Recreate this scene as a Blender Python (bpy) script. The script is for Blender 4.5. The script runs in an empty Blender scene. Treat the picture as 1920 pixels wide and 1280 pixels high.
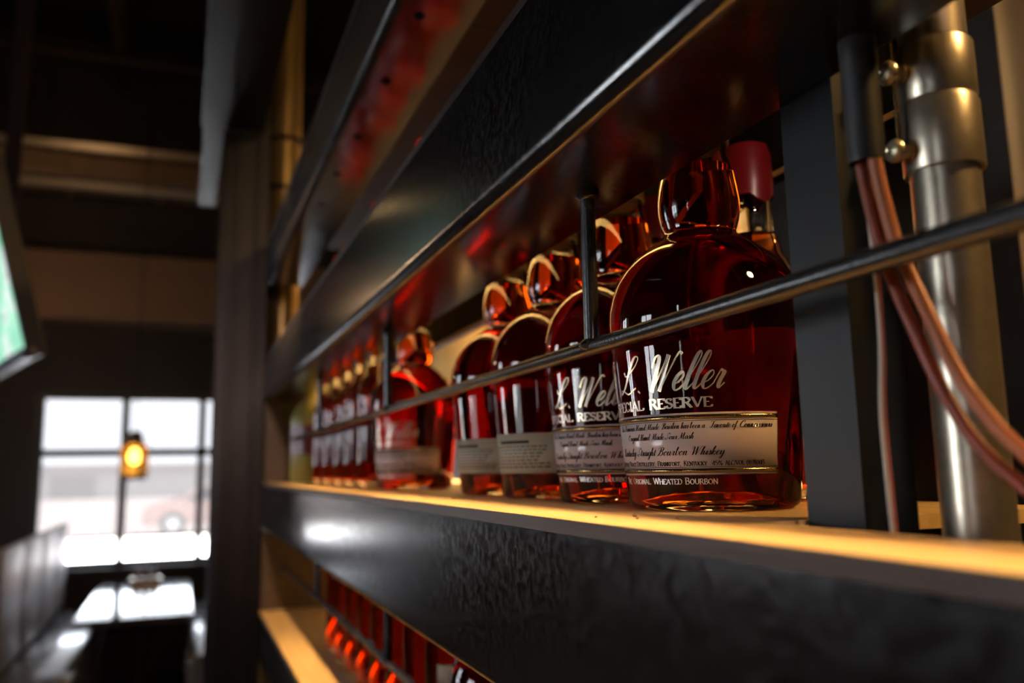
import bpy, bmesh, math, random
from mathutils import Vector, Matrix, noise
C = bpy.context.scene.collection
SC = bpy.context.scene
PI = math.pi
random.seed(7)

# ------------------------------------------------------------------ camera
FPX = 1568.0                     # focal length in pixels of the 1920 px frame
_v1 = Vector((342-960, 887-640, FPX)).normalized()          # where the shelf direction (+Y) vanishes
_v2 = Vector((5000-960, 800-640, FPX)); _v2 = (_v2-_v2.dot(_v1)*_v1).normalized()
_v3 = _v1.cross(_v2)
if _v3.y > 0: _v3 = -_v3
RW = Matrix((_v2, _v1, _v3))     # camera (x right, y down, z forward) -> world
cd = bpy.data.cameras.new('camera'); cam = bpy.data.objects.new('camera', cd); C.objects.link(cam)
cd.sensor_width = 36.0; cd.lens = 36.0*FPX/1920
cd.clip_start = 0.01; cd.clip_end = 200
right, up, back = RW@Vector((1,0,0)), RW@Vector((0,-1,0)), RW@Vector((0,0,-1))
cam.matrix_world = Matrix(((right.x,up.x,back.x,0),(right.y,up.y,back.y,0),(right.z,up.z,back.z,0),(0,0,0,1)))
cd.dof.use_dof = True; cd.dof.focus_distance = 0.372; cd.dof.aperture_fstop = 6.3
SC.camera = cam
# ------------------------------------------------------------------ sky, lamps, exposure
W = bpy.data.worlds.new('sky'); SC.world = W; W.use_nodes = True
bg = W.node_tree.nodes['Background']; bg.inputs[0].default_value = (0.84,0.91,1.0,1); bg.inputs[1].default_value = 13.0
SC.view_settings.view_transform = 'Standard'; SC.view_settings.look = 'None'
SC.view_settings.gamma = 1.0; SC.view_settings.use_curve_mapping = False
SC.view_settings.exposure = 0.0
SC.cycles.max_bounces = 20; SC.cycles.transmission_bounces = 16; SC.cycles.transparent_max_bounces = 12
SC.cycles.glossy_bounces = 6; SC.cycles.diffuse_bounces = 4; SC.cycles.sample_clamp_indirect = 8
SC.cycles.use_denoising = True
def spot(x, y, z, tx, ty, tz, power, size=50, blend=.5, col=(1,.62,.27), rad=.03):
    l = bpy.data.lights.new('spot_light', 'SPOT'); l.energy = power; l.color = col
    l.spot_size = math.radians(size); l.spot_blend = blend; l.shadow_soft_size = rad
    o = bpy.data.objects.new('spot_light', l); C.objects.link(o); o.location = (x,y,z)
    o.rotation_euler = (Vector((tx,ty,tz))-Vector((x,y,z))).to_track_quat('-Z','Y').to_euler()
    return o
# warm ceiling spots over the aisle: they graze the front edge of every shelf
for y, pw, sz in ((0.15,300,34), (0.75,270,34), (1.28,130,22)):
    spot(-0.44, y, 2.0, .17, y, -.02, pw, sz, .6)
# sun outside: it comes over the roof from the far right side and lights the ground beyond the windows
sl = bpy.data.lights.new('sun','SUN'); sl.energy = 85; sl.angle = .02; sl.color = (1,.96,.9)
so = bpy.data.objects.new('sun', sl); C.objects.link(so); so.location = (10,-5,20); so.rotation_euler = Vector((-.45,.12,-.88)).to_track_quat('-Z','Y').to_euler()
# unseen warm fill added behind the camera to brighten the bottle labels
l = bpy.data.lights.new('bar_lamp','POINT'); l.energy = 55; l.color = (1,.66,.54); l.shadow_soft_size = .04
o = bpy.data.objects.new('bar_lamp', l); C.objects.link(o); o.location = (.02,-1.3,.42)
# dim warm lamps of the dining room, below the ceiling
for x, y, z, p in ((-1.6,5.9,1.0,11),(-.9,4.6,3.3,6)):
    l = bpy.data.lights.new('dining_lamp','POINT'); l.energy = p; l.color = (1,.58,.30); l.shadow_soft_size = .05
    o = bpy.data.objects.new('dining_lamp', l); C.objects.link(o); o.location = (x,y,z)

# ------------------------------------------------------------------ helpers
def ray(px, py): return RW@Vector((px-960, py-640, FPX))
def on(px, py, axis, val):
    """3-D point seen at a photo position, on the world plane axis = val (used for measuring only)"""
    d = ray(px, py); return d*(val/d[axis])
def mat(name, col, rough=.5, metal=0., spec=.5, emit=None, es=0., bump=0., bscale=200., var=0., vscale=30., coat=0., rvar=0.):
    m = bpy.data.materials.new(name); m.use_nodes = True; nt = m.node_tree; b = nt.nodes['Principled BSDF']
    b.inputs['Base Color'].default_value = (*col,1); b.inputs['Roughness'].default_value = rough
    b.inputs['Metallic'].default_value = metal; b.inputs['Specular IOR Level'].default_value = spec
    if coat: b.inputs['Coat Weight'].default_value = coat; b.inputs['Coat Roughness'].default_value = .05 if rough < .18 or rough > .22 else .17
    if emit: b.inputs['Emission Color'].default_value = (*emit,1); b.inputs['Emission Strength'].default_value = es
    tc = nt.nodes.new('ShaderNodeTexCoord')
    if bump:
        n = nt.nodes.new('ShaderNodeTexNoise'); n.inputs['Scale'].default_value = bscale; n.inputs['Detail'].default_value = 5
        nt.links.new(tc.outputs['Object'], n.inputs['Vector'])
        bp = nt.nodes.new('ShaderNodeBump'); bp.inputs['Strength'].default_value = bump; bp.inputs['Distance'].default_value = .0006
        nt.links.new(n.outputs['Fac'], bp.inputs['Height']); nt.links.new(bp.outputs['Normal'], b.inputs['Normal'])
    if var or rvar:
        n = nt.nodes.new('ShaderNodeTexNoise'); n.inputs['Scale'].default_value = vscale; n.inputs['Detail'].default_value = 6
        nt.links.new(tc.outputs['Object'], n.inputs['Vector'])
    if var:
        mx = nt.nodes.new('ShaderNodeMix'); mx.data_type = 'RGBA'
        mx.inputs[6].default_value = (*[c*(1-var) for c in col],1); mx.inputs[7].default_value = (*[min(1,c*(1+var)) for c in col],1)
        nt.links.new(n.outputs['Fac'], mx.inputs[0]); nt.links.new(mx.outputs[2], b.inputs['Base Color'])
    if rvar:
        mr = nt.nodes.new('ShaderNodeMapRange'); mr.inputs[1].default_value = .35; mr.inputs[2].default_value = .65
        mr.inputs[3].default_value = max(.02, rough-rvar); mr.inputs[4].default_value = rough+rvar
        nt.links.new(n.outputs['Fac'], mr.inputs[0]); nt.links.new(mr.outputs[0], b.inputs['Roughness'])
    return m
def wood_mat(name, c1, c2, rough=.45, scale=(60,3,60)):
    m = mat(name, c1, rough); nt = m.node_tree; b = nt.nodes['Principled BSDF']
    tc = nt.nodes.new('ShaderNodeTexCoord'); mp = nt.nodes.new('ShaderNodeMapping'); mp.inputs['Scale'].default_value = scale
    n = nt.nodes.new('ShaderNodeTexNoise'); n.inputs['Scale'].default_value = 2; n.inputs['Detail'].default_value = 8; n.inputs['Distortion'].default_value = .6
    r = nt.nodes.new('ShaderNodeValToRGB'); r.color_ramp.elements[0].color = (*c1,1); r.color_ramp.elements[1].color = (*c2,1)
    r.color_ramp.elements[0].position = .35; r.color_ramp.elements[1].position = .68
    for a, c in ((tc.outputs['Object'], mp.inputs[0]), (mp.outputs[0], n.inputs['Vector']), (n.outputs['Fac'], r.inputs[0]), (r.outputs[0], b.inputs['Base Color'])): nt.links.new(a, c)
    bp = nt.nodes.new('ShaderNodeBump'); bp.inputs['Strength'].default_value = .3; bp.inputs['Distance'].default_value = .0005
    nt.links.new(n.outputs['Fac'], bp.inputs['Height']); nt.links.new(bp.outputs['Normal'], b.inputs['Normal'])
    return m
def glass_mat(name, ior=1.5, col=(1,1,1), rough=0.0, absorb=None, dens=0., air_ior=None):
    m = bpy.data.materials.new(name); m.use_nodes = True; nt = m.node_tree; nt.nodes.clear()
    g = nt.nodes.new('ShaderNodeBsdfGlass'); g.inputs['IOR'].default_value = ior; g.inputs['Roughness'].default_value = rough
    g.inputs['Color'].default_value = (*col,1); out = nt.nodes.new('ShaderNodeOutputMaterial')
    nt.links.new(g.outputs[0], out.inputs['Surface'])
    if absorb:
        v = nt.nodes.new('ShaderNodeVolumeAbsorption'); v.inputs['Color'].default_value = (*absorb,1); v.inputs['Density'].default_value = dens
        nt.links.new(v.outputs[0], out.inputs['Volume'])
    if air_ior:            # the level top surface of the liquid meets air, its sides meet glass
        ge = nt.nodes.new('ShaderNodeNewGeometry'); sp = nt.nodes.new('ShaderNodeSeparateXYZ')
        nt.links.new(ge.outputs['True Normal'], sp.inputs[0])
        ab = nt.nodes.new('ShaderNodeMath'); ab.operation = 'ABSOLUTE'; nt.links.new(sp.outputs['Z'], ab.inputs[0])
        po = nt.nodes.new('ShaderNodeTexCoord'); sp2 = nt.nodes.new('ShaderNodeSeparateXYZ'); nt.links.new(po.outputs['Object'], sp2.inputs[0])
        hi = nt.nodes.new('ShaderNodeMath'); hi.operation = 'GREATER_THAN'; hi.inputs[1].default_value = .14; nt.links.new(sp2.outputs['Z'], hi.inputs[0])
        gt = nt.nodes.new('ShaderNodeMath'); gt.operation = 'GREATER_THAN'; gt.inputs[1].default_value = .95; nt.links.new(ab.outputs[0], gt.inputs[0])
        mu = nt.nodes.new('ShaderNodeMath'); mu.operation = 'MULTIPLY'; nt.links.new(hi.outputs[0], mu.inputs[0]); nt.links.new(gt.outputs[0], mu.inputs[1])
        mr = nt.nodes.new('ShaderNodeMapRange'); mr.inputs[3].default_value = ior; mr.inputs[4].default_value = air_ior
        nt.links.new(mu.outputs[0], mr.inputs[0]); nt.links.new(mr.outputs[0], g.inputs['IOR'])
    return m
def box(bm, x0, x1, y0, y1, z0, z1):
    vs = [bm.verts.new((x,y,z)) for x in (x0,x1) for y in (y0,y1) for z in (z0,z1)]
    for f in ((0,1,3,2),(4,6,7,5),(0,4,5,1),(2,3,7,6),(0,2,6,4),(1,5,7,3)): bm.faces.new([vs[i] for i in f])
    return vs
def lathe(bm, prof, seg=64, cx=0, cy=0, cap0=False, cap1=False, flip=False):
    rings = []
    for r, z in prof:
        if r < 1e-6: rings.append([bm.verts.new((cx,cy,z))])
        else: rings.append([bm.verts.new((cx+r*math.cos(2*PI*i/seg), cy+r*math.sin(2*PI*i/seg), z)) for i in range(seg)])
    fs = []
    for a, b in zip(rings, rings[1:]):
        for i in range(seg):
            j = (i+1)%seg
            v = [a[i%len(a)], a[j%len(a)], b[j%len(b)], b[i%len(b)]]
            w = []
            for q in v:
                if q not in w: w.append(q)
            if len(w) > 2: fs.append(bm.faces.new(w[::-1] if flip else w))
    if cap0 and len(rings[0]) > 1: bm.faces.new(rings[0][::-1] if not flip else rings[0])
    if cap1 and len(rings[-1]) > 1: bm.faces.new(rings[-1] if not flip else rings[-1][::-1])
    return rings
def tube(bm, pts, r, seg=12, cap=True):
    pts = [Vector(p) for p in pts]; rings = []; prev = None
    for i, p in enumerate(pts):
        t = (pts[min(i+1,len(pts)-1)]-pts[max(i-1,0)]).normalized()
        if prev is None: n = t.orthogonal().normalized()
        else: n = (prev-prev.dot(t)*t).normalized()
        prev = n; b = t.cross(n); rr = r[i] if isinstance(r,(list,tuple)) else r
        rings.append([bm.verts.new(p+rr*(math.cos(2*PI*k/seg)*n+math.sin(2*PI*k/seg)*b)) for k in range(seg)])
    for a, b in zip(rings, rings[1:]):
        for k in range(seg): bm.faces.new((a[k],a[(k+1)%seg],b[(k+1)%seg],b[k]))
    if cap: bm.faces.new(rings[0][::-1]); bm.faces.new(rings[-1])
def smooth_pts(pts, n=6):
    pts = [Vector(p) for p in pts]; P = [2*pts[0]-pts[1]]+pts+[2*pts[-1]-pts[-2]]; out = []
    for i in range(1, len(P)-2):
        for k in range(n):
            t = k/n; a,b,c,d = P[i-1],P[i],P[i+1],P[i+2]
            out.append(.5*((2*b)+(-a+c)*t+(2*a-5*b+4*c-d)*t*t+(-a+3*b-3*c+d)*t**3))
    out.append(pts[-1]); return out
def extrude_y(bm, poly, y0, y1):
    """closed cross-section in x,z carried along the shelf direction"""
    a = [bm.verts.new((x,y0,z)) for x,z in poly]; b = [bm.verts.new((x,y1,z)) for x,z in poly]; n = len(poly)
    for i in range(n): bm.faces.new((a[i],a[(i+1)%n],b[(i+1)%n],b[i]))
    bm.faces.new(a[::-1]); bm.faces.new(b)
def bx(*a, bevel=0.):
    bm = bmesh.new(); box(bm, *a)
    if bevel: bmesh.ops.bevel(bm, geom=bm.edges[:], offset=bevel, segments=2, affect='EDGES', profile=.5)
    return bm
def obj(name, bm, m, parent=None, smooth=False, recalc=True):
    if recalc: bmesh.ops.recalc_face_normals(bm, faces=bm.faces[:])
    me = bpy.data.meshes.new(name); bm.to_mesh(me); bm.free()
    for mm in (m if isinstance(m,(list,tuple)) else [m]): me.materials.append(mm)
    if smooth:
        for p in me.polygons: p.use_smooth = True
        if smooth != 'all': me.set_sharp_from_angle(angle=math.radians(40))
    o = bpy.data.objects.new(name, me); C.objects.link(o)
    if parent: o.parent = parent
    return o
def tag(o, label=None, cat=None, group=None, kind=None):
    if label: o['label'] = label
    if cat: o['category'] = cat
    if group: o['group'] = group
    if kind: o['kind'] = kind
    return o
def thing(name, label, cat, loc=(0,0,0), rz=0., group=None):
    o = bpy.data.objects.new(name, None); C.objects.link(o); o.location = loc; o.rotation_euler = (0,0,rz)
    o.empty_display_size = .05
    return tag(o, label, cat, group)
def struct(name, bm, m, smooth=False): return tag(obj(name, bm, m, None, smooth), kind='structure')
def kids(o): return [c for c in bpy.data.objects if c.parent == o]
def copy_tree(o, loc, rz, label, group=None):
    def rec(s, par):
        c = s.copy(); C.objects.link(c); c.parent = par
        for k in kids(s): rec(k, c)
        return c
    r = rec(o, None); r.location = loc; r.rotation_euler = (0,0,rz); r['label'] = label
    if group: r['group'] = group
    return r

# ------------------------------------------------------------------ materials
M = {}
M['steel'] = mat('black_steel', (.0045,.0045,.005), .20, .0, 1.0, bump=.018, bscale=1500, coat=.3, rvar=.05, vscale=260)
M['steeltop'] = mat('black_steel_satin', (.0045,.0045,.005), .26, .0, .8, bump=.08, bscale=700)
M['gloss'] = mat('black_gloss', (.005,.0045,.0045), .13, .0, .7, bump=.15, bscale=60)
M['rod'] = mat('rail_steel', (.05,.05,.052), .24, .55, 1.0, bump=.25, bscale=500)
M['post'] = mat('post_steel', (.0045,.005,.006), .42, 0, .32, bump=.2, bscale=150)
M['wood'] = wood_mat('shelf_wood', (.70,.45,.18), (.84,.58,.26))
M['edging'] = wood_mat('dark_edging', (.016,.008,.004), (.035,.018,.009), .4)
M['darkwood'] = wood_mat('dark_wood', (.05,.026,.012), (.10,.05,.022), .4, (3,60,60))
M['wall'] = mat('dark_wall', (.022,.015,.010), .7, bump=.3, bscale=20, var=.3, vscale=4)
M['wallwarm'] = mat('brown_wall', (.20,.12,.07), .7, var=.2, vscale=2)
M['ceil'] = mat('ceiling_black', (.010,.009,.008), .9, var=.3)
M['floor'] = wood_mat('floor_wood', (.03,.018,.01), (.06,.035,.02), .35, (8,1,8))
M['joist'] = mat('joist_steel', (.07,.045,.03), .6, .3, var=.3)
M['duct'] = mat('duct_metal', (.17,.11,.06), .45, .4, var=.2, vscale=8)
M['galv'] = mat('galvanised_steel', (.58,.51,.39), .32, .85, bump=.10, bscale=300, var=.16, vscale=300)
M['screw'] = mat('bright_zinc', (.92,.78,.50), .28, .8, bump=.1, bscale=90)
M['cable_black'] = mat('cable_black', (.05,.045,.045), .42)
M['cable_red'] = mat('cable_red', (.22,.045,.02), .40)
M['cable_orange'] = mat('cable_orange', (.42,.13,.045), .38)
M['cable_white'] = mat('cable_white', (.62,.58,.52), .4)
M['rubber'] = mat('sleeve_plastic', (.010,.010,.011), .5)
def paper_mat(name, col):
    m = bpy.data.materials.new(name); m.use_nodes = True; nt = m.node_tree; nt.nodes.clear()
    d = nt.nodes.new('ShaderNodeBsdfDiffuse'); d.inputs[0].default_value = (*col,1); tr = nt.nodes.new('ShaderNodeBsdfTranslucent'); tr.inputs[0].default_value = (*col,1)
    mx = nt.nodes.new('ShaderNodeMixShader'); mx.inputs[0].default_value = .35; g = nt.nodes.new('ShaderNodeBsdfGlossy'); g.inputs['Roughness'].default_value = .12
    fr = nt.nodes.new('ShaderNodeFresnel'); fr.inputs[0].default_value = 1.4; m2 = nt.nodes.new('ShaderNodeMixShader'); out = nt.nodes.new('ShaderNodeOutputMaterial')
    for a, b in ((d.outputs[0],mx.inputs[1]),(tr.outputs[0],mx.inputs[2]),(fr.outputs[0],m2.inputs[0]),(mx.outputs[0],m2.inputs[1]),(g.outputs[0],m2.inputs[2]),(m2.outputs[0],out.inputs[0])): nt.links.new(a,b)
    return m
M['paper'] = paper_mat('label_paper', (.88,.71,.65))
M['oldpaper'] = mat('label_paper_flat', (.72,.62,.50), .45, var=.05, vscale=200)
M['creampaper'] = mat('label_paper_cream', (.50,.43,.30), .5, var=.06, vscale=200)
M['ink'] = mat('ink', (.015,.012,.018), .7, 0, .05)
M['gold'] = mat('gold_foil', (.78,.56,.20), .24, 1.)
M['olive'] = mat('gold_band', (.30,.21,.05), .3, .9)
M['silver'] = mat('silver_print', (.86,.76,.68), .28, .55)
M['glass'] = glass_mat('bottle_glass', 1.5, (.99,.985,.96))
M['liquid'] = glass_mat('whiskey', 1.36/1.5, (1,1,1), 0, (.954,.58,.03), 185, 1.36)
M['seal'] = mat('seal_paper', (.68,.60,.34), .5, var=.1, vscale=80)
M['sealgreen'] = mat('seal_green', (.06,.14,.05), .5)
M['cork'] = mat('cork', (.42,.24,.12), .7, var=.3, vscale=300)
M['wax'] = mat('red_wax', (.15,.006,.008), .3, 0, .6, bump=.2, bscale=60)
M['leather'] = mat('booth_leather', (.30,.27,.27), .5, bump=.1, bscale=40)
M['seatvinyl'] = mat('seat_vinyl', (.16,.15,.15), .2, coat=.5)
M['tabletop'] = mat('table_laminate', (.05,.045,.045), .10, 0, .7)
M['alu'] = mat('window_frame_dark', (.02,.02,.022), .45)
M['amber'] = mat('amber_glass', (.85,.35,.06), .15, 0, .5, emit=(1,.42,.06), es=.9)
M['bulb'] = mat('lit_bulb', (1,.8,.5), .3, emit=(1,.68,.30), es=11)
M['led'] = mat('led_strip', (1,.8,.5), .3, emit=(1,.56,.17), es=5)

M['led2'] = mat('led_strip_low', (1,.8,.5), .3, emit=(1,.50,.13), es=5)

M['ledup'] = mat('led_strip_upper', (1,.8,.5), .3, emit=(1,.56,.17), es=11)
M['goldwood'] = wood_mat('golden_panel_wood', (.55,.33,.09), (.75,.48,.16), .4, (40,40,3))

M['flange'] = mat('bare_flange_steel', (.24,.22,.21), .17, 1., bump=.12, bscale=90, rvar=.04, vscale=40)

M['column'] = mat('column_steel', (.007,.007,.008), .36, 0, .22)
# ------------------------------------------------------------------ room shell (camera eye is the origin, 1.65 m over the floor)
FZ, CZ = -1.65, 3.9
XL, XR, YN, YF = -3.6, 3.4, -3.2, 8.0
struct('floor', bx(XL-.1, XR+.1, YN-.1, YF+.1, FZ-.1, FZ), M['floor'])
struct('ceiling', bx(XL-.1, XR+.1, YN-.1, YF+.1, CZ, CZ+.1), M['ceil'])
def wall_with_holes(name, axis, pos, th, a0, a1, holes, m):
    """wall on plane axis=pos; holes = (a0,a1,z0,z1), sorted and not overlapping"""
    bm = bmesh.new()
    def b(u0,u1,z0,z1):
        if u1-u0 < 1e-4 or z1-z0 < 1e-4: return
        if axis == 'x': box(bm, pos, pos+th, u0, u1, z0, z1)
        else: box(bm, u0, u1, pos, pos+th, z0, z1)
    cur = a0
    for h0,h1,z0,z1 in holes:
        b(cur,h0,FZ,CZ); b(h0,h1,FZ,z0); b(h0,h1,z1,CZ); cur = h1
    b(cur,a1,FZ,CZ)
    return struct(name, bm, m)
side = [(-1.7,-1.45,-.4,1.3), (.75,1.8,-.4,.75), (4.3,5.5,-.4,1.1)]
wall_with_holes('wall_left', 'x', XL-.1, .1, YN-.1, YF+.1, side, M['wall'])
wall_with_holes('wall_right', 'x', XR, .1, YN-.1, YF+.1, [], M['wall'])
wall_with_holes('wall_near', 'y', YN-.1, .1, XL, XR, [], M['wall'])
WX0, WX1, WZ0, WZ1 = -1.13, 1.0, -.752, .672
wall_with_holes('wall_far', 'y', YF, .1, XL, XR, [(WX0,WX1,WZ0,WZ1)], M['wall'])
def pane_mat():
    m = bpy.data.materials.new('pane_glass'); m.use_nodes = True; nt = m.node_tree; nt.nodes.clear()
    t = nt.nodes.new('ShaderNodeBsdfTransparent'); g = nt.nodes.new('ShaderNodeBsdfGlossy'); g.inputs['Roughness'].default_value = .02
    fr = nt.nodes.new('ShaderNodeFresnel'); mx = nt.nodes.new('ShaderNodeMixShader'); out = nt.nodes.new('ShaderNodeOutputMaterial')
    fr.inputs[0].default_value = 1.2
    nt.links.new(fr.outputs[0], mx.inputs[0]); nt.links.new(t.outputs[0], mx.inputs[1]); nt.links.new(g.outputs[0], mx.inputs[2]); nt.links.new(mx.outputs[0], out.inputs[0])
    return m
M['pane'] = pane_mat()
# far window
bm = bmesh.new()
for x in (WX0, -.476, .15, WX1): box(bm, x-.03, x+.03, YF-.02, YF+.06, WZ0, WZ1)
for z in (WZ0, .185, WZ1): box(bm, WX0, WX1, YF-.015, YF+.055, z-.032, z+.032)
w = tag(obj('window_1', bm, M['alu']), kind='structure')
obj('window_pane', bx(WX0, WX1, YF+.02, YF+.024, WZ0, WZ1), M['pane'], w)
obj('window_sill', bx(WX0-.05, WX1+.05, YF-.12, YF, WZ0-.05, WZ0-.012), M['alu'], w)
def shade_mat():
    m = bpy.data.materials.new('screen_fabric'); m.use_nodes = True; nt = m.node_tree; nt.nodes.clear()
    t = nt.nodes.new('ShaderNodeBsdfTransparent'); t.inputs[0].default_value = (.084,.080,.079,1); d = nt.nodes.new('ShaderNodeBsdfTranslucent'); d.inputs[0].default_value = (.02,.02,.02,1)
    mx = nt.nodes.new('ShaderNodeAddShader'); out = nt.nodes.new('ShaderNodeOutputMaterial')
    nt.links.new(t.outputs[0], mx.inputs[0]); nt.links.new(d.outputs[0], mx.inputs[1]); nt.links.new(mx.outputs[0], out.inputs[0]); return m
t = thing('roller_shade', 'sheer sun screen drawn most of the way down the bright window', 'window shade', (0,YF+.085,0))
bm = bmesh.new(); vs = [bm.verts.new(c) for c in ((WX0+.01,0,-.525),(WX1-.01,0,-.525),(WX1-.01,0,WZ1-.01),(WX0+.01,0,WZ1-.01))]; bm.faces.new(vs)
obj('screen', bm, shade_mat(), t); obj('bottom_bar', bx(WX0+.01,WX1-.01,-.006,.006,-.54,-.522), M['alu'], t)
for i,(y0,y1,z0,z1) in enumerate(side):
    bm = bmesh.new()
    ys = [y0, y1] + ([(y0+y1)/2] if y1-y0 > 1 else [])
    for y in ys: box(bm, XL-.08, XL+.03, y-.035, y+.035, z0, z1)
    for z in (z0, z1): box(bm, XL-.08, XL+.03, y0, y1, z-.03, z+.03)
    w = tag(obj('window_%d'%(i+2), bm, M['alu']), kind='structure')
    obj('window_pane', bx(XL-.03, XL-.026, y0, y1, z0, z1), M['pane'], w)
# outside
M['snow'] = mat('pale_concrete', (.80,.82,.84), .8, var=.05, vscale=.6)
M['lot'] = mat('parking_lot', (.27,.235,.225), .9, var=.12, vscale=.35)
M['bldg'] = mat('pale_building', (.45,.42,.41), .8, var=.05, vscale=.5)
struct('ground', bx(-60, 60, 8.3, 24, FZ-.3, FZ-.1), M['snow'])
struct('ground', bx(-60, 60, 24, 90, FZ-.3, FZ-.08), M['lot'])
struct('ground', bx(-60, -3.9, -40, 8.3, FZ-.3, FZ-.1), mat('asphalt', (.06,.065,.07), .9, var=.2, vscale=1))
t = thing('pale_building', 'long pale low building seen far outside through the window', 'building', (0,70,FZ-.08))
obj('wall', bx(-22, 30, 0, 9, 0, 2.1), M['bldg'], t)
obj('roof', bx(-22.5, 30.5, -.5, 9.5, 2.1, 2.5), M['lot'], t)
obj('door', bx(-9, -6, -.06, 0, 0, 1.6), M['lot'], t)
# parked car outside, low right in the window
t = thing('parked_car', 'reddish brown car parked outside beyond the window', 'car', (1.2,26.5,FZ-.08), 0)
M['carpaint'] = mat('car_paint', (.50,.34,.30), .3, .2); M['carglass'] = mat('car_glass', (.04,.04,.05), .08); M['tyre'] = mat('tyre', (.02,.02,.02), .8); M['hub'] = mat('hub_metal', (.8,.8,.82), .3, .9)
prof = [(-2.2,.32),(-2.2,.72),(-2.0,.88),(-1.25,.98),(-.65,1.40),(.65,1.42),(1.35,1.0),(2.1,.92),(2.25,.70),(2.22,.32)]
def side_prism(bm, poly, y0, y1):
    a = [bm.verts.new((x,y0,z)) for x,z in poly]; b = [bm.verts.new((x,y1,z)) for x,z in poly]; n = len(poly)
    for i in range(n): bm.faces.new((a[i],a[(i+1)%n],b[(i+1)%n],b[i]))
    bm.faces.new(a[::-1]); bm.faces.new(b)
bm = bmesh.new(); side_prism(bm, prof, -.85, .85); bmesh.ops.bevel(bm, geom=bm.edges[:], offset=.05, segments=2, affect='EDGES')
obj('car_body', bm, M['carpaint'], t, True)
bm = bmesh.new(); side_prism(bm, [(-1.1,1.0),(-.6,1.33),(-.05,1.35),(-.05,1.0)], -.87, .87); obj('side_window', bm, M['carglass'], t)
bm = bmesh.new(); side_prism(bm, [(.05,1.0),(.05,1.35),(.58,1.34),(1.15,1.02)], -.87, .87); obj('side_window', bm, M['carglass'], t)
for x in (-1.4, 1.4):
    for y in (-.8, .8):
        bm = bmesh.new(); lathe(bm, [(0,-.1),(.28,-.1),(.33,-.07),(.33,.07),(.28,.1),(0,.1)], 32); bmesh.ops.rotate(bm, verts=bm.verts, cent=(0,0,0), matrix=Matrix.Rotation(PI/2,3,'X')); bmesh.ops.translate(bm, verts=bm.verts, vec=(x,y,.33))
        wh = obj('wheel', bm, M['tyre'], t, True)
        bm = bmesh.new(); lathe(bm, [(0,-.11),(.2,-.11),(.2,.11),(0,.11)], 24); bmesh.ops.rotate(bm, verts=bm.verts, cent=(0,0,0), matrix=Matrix.Rotation(PI/2,3,'X')); bmesh.ops.translate(bm, verts=bm.verts, vec=(x,y,.33))
        obj('hubcap', bm, M['hub'], wh, True)

# bulkhead, duct and joists above the dining room
tag(obj('trim_1', bx(-1.9, 1.6, 7.45, 7.98, 1.25, 1.80), M['wallwarm']), kind='structure')
tag(obj('trim_2', bx(-3.6, 3.4, 7.70, 7.99, 1.80, 2.55), M['wall']), kind='structure')
t = thing('ceiling_duct', 'long horizontal sheet metal duct below the dark ceiling', 'duct', (0,6.9,2.18))
bm = bx(-1.75, 2.4, -.22, .22, 0, .19, bevel=.03); obj('duct_body', bm, M['duct'], t)
for x in (-1.55, -.9, -.25, .4, 1.05, 1.7):
    obj('duct_flange', bx(x-.02, x+.02, -.235, .235, -.015, .205), M['duct'], t)
obj('lower_angle', bx(-1.75, 2.4, -.26, -.20, -.09, -.045), M['galv'], t); obj('upper_angle', bx(-1.75, 2.4, -.26, -.20, .20, .255), M['galv'], t)
for x in (-1.2, .1, 1.4):
    bm = bmesh.new(); tube(bm, [(x,0,.19),(x,0,CZ-2.18)], .008, 8); obj('hanger_rod', bm, M['joist'], t)
def joist(x, y0, y1, lab):
    t = thing('bar_joist', lab, 'ceiling joist', (x, y0, 3.45), 0, 'open steel joists under the ceiling')
    L = y1-y0
    obj('bottom_chord', bx(-.035, .035, 0, L, 0, .05), M['joist'], t); obj('top_chord', bx(-.035, .035, 0, L, .38, .43), M['joist'], t)
    n = int(L/.9); bm = bmesh.new()
    for i in range(n):
        a = L*i/n; b = L*(i+.5)/n; c = L*(i+1)/n
        tube(bm, [(0,a,.03),(0,b,.40)], .014, 6); tube(bm, [(0,b,.40),(0,c,.03)], .014, 6)
    obj('web_bars', bm, M['joist'], t)
joist(-.61, 0, 7.9, 'open steel joist running to the window wall, second from the left')
joist(-1.75, 0, 7.9, 'open steel joist running to the window wall, leftmost in view')
joist(.6, 0, 7.9, 'open steel joist running to the window wall, above the shelf')
t = thing('cross_brace', 'thin steel brace crossing under the joists', 'ceiling brace', (0,7.2,3.38))
bm = bmesh.new(); tube(bm, [(-3.5,0,0),(3.3,0,0)], .02, 8); obj('brace_bar', bm, M['joist'], t)

# steel column at the shelf's far end, and the beam over the aisle
t = thing('steel_column', 'dark flanged steel column at the far end of the bottle shelf', 'column', (.10,1.76,FZ))
H = CZ-FZ
obj('front_flange', bx(-.048,.042,-.075,-.065,0,H), M['column'], t)
obj('rear_flange', bx(-.048,.042,.065,.075,0,H), M['column'], t)
obj('web', bx(-.005,.005,-.065,.065,0,H), M['column'], t)
for x in (-.036, -.018, .022): 
    obj('cover_strip', bx(x-.005, x+.005,-.083,-.075,0,H, bevel=.0015), M['column'], t)
t = thing('overhead_beam', 'long grey steel beam overhead ending at the dark column', 'beam', (0,0,.508))
obj('bottom_flange', bx(.010,.040,-1.2,1.66,0,.006), M['post'], t); obj('web', bx(.034,.040,-1.2,1.66,.006,.16), M['post'], t)
obj('top_flange', bx(.010,.125,-1.2,1.66,.16,.166), M['post'], t)

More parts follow.
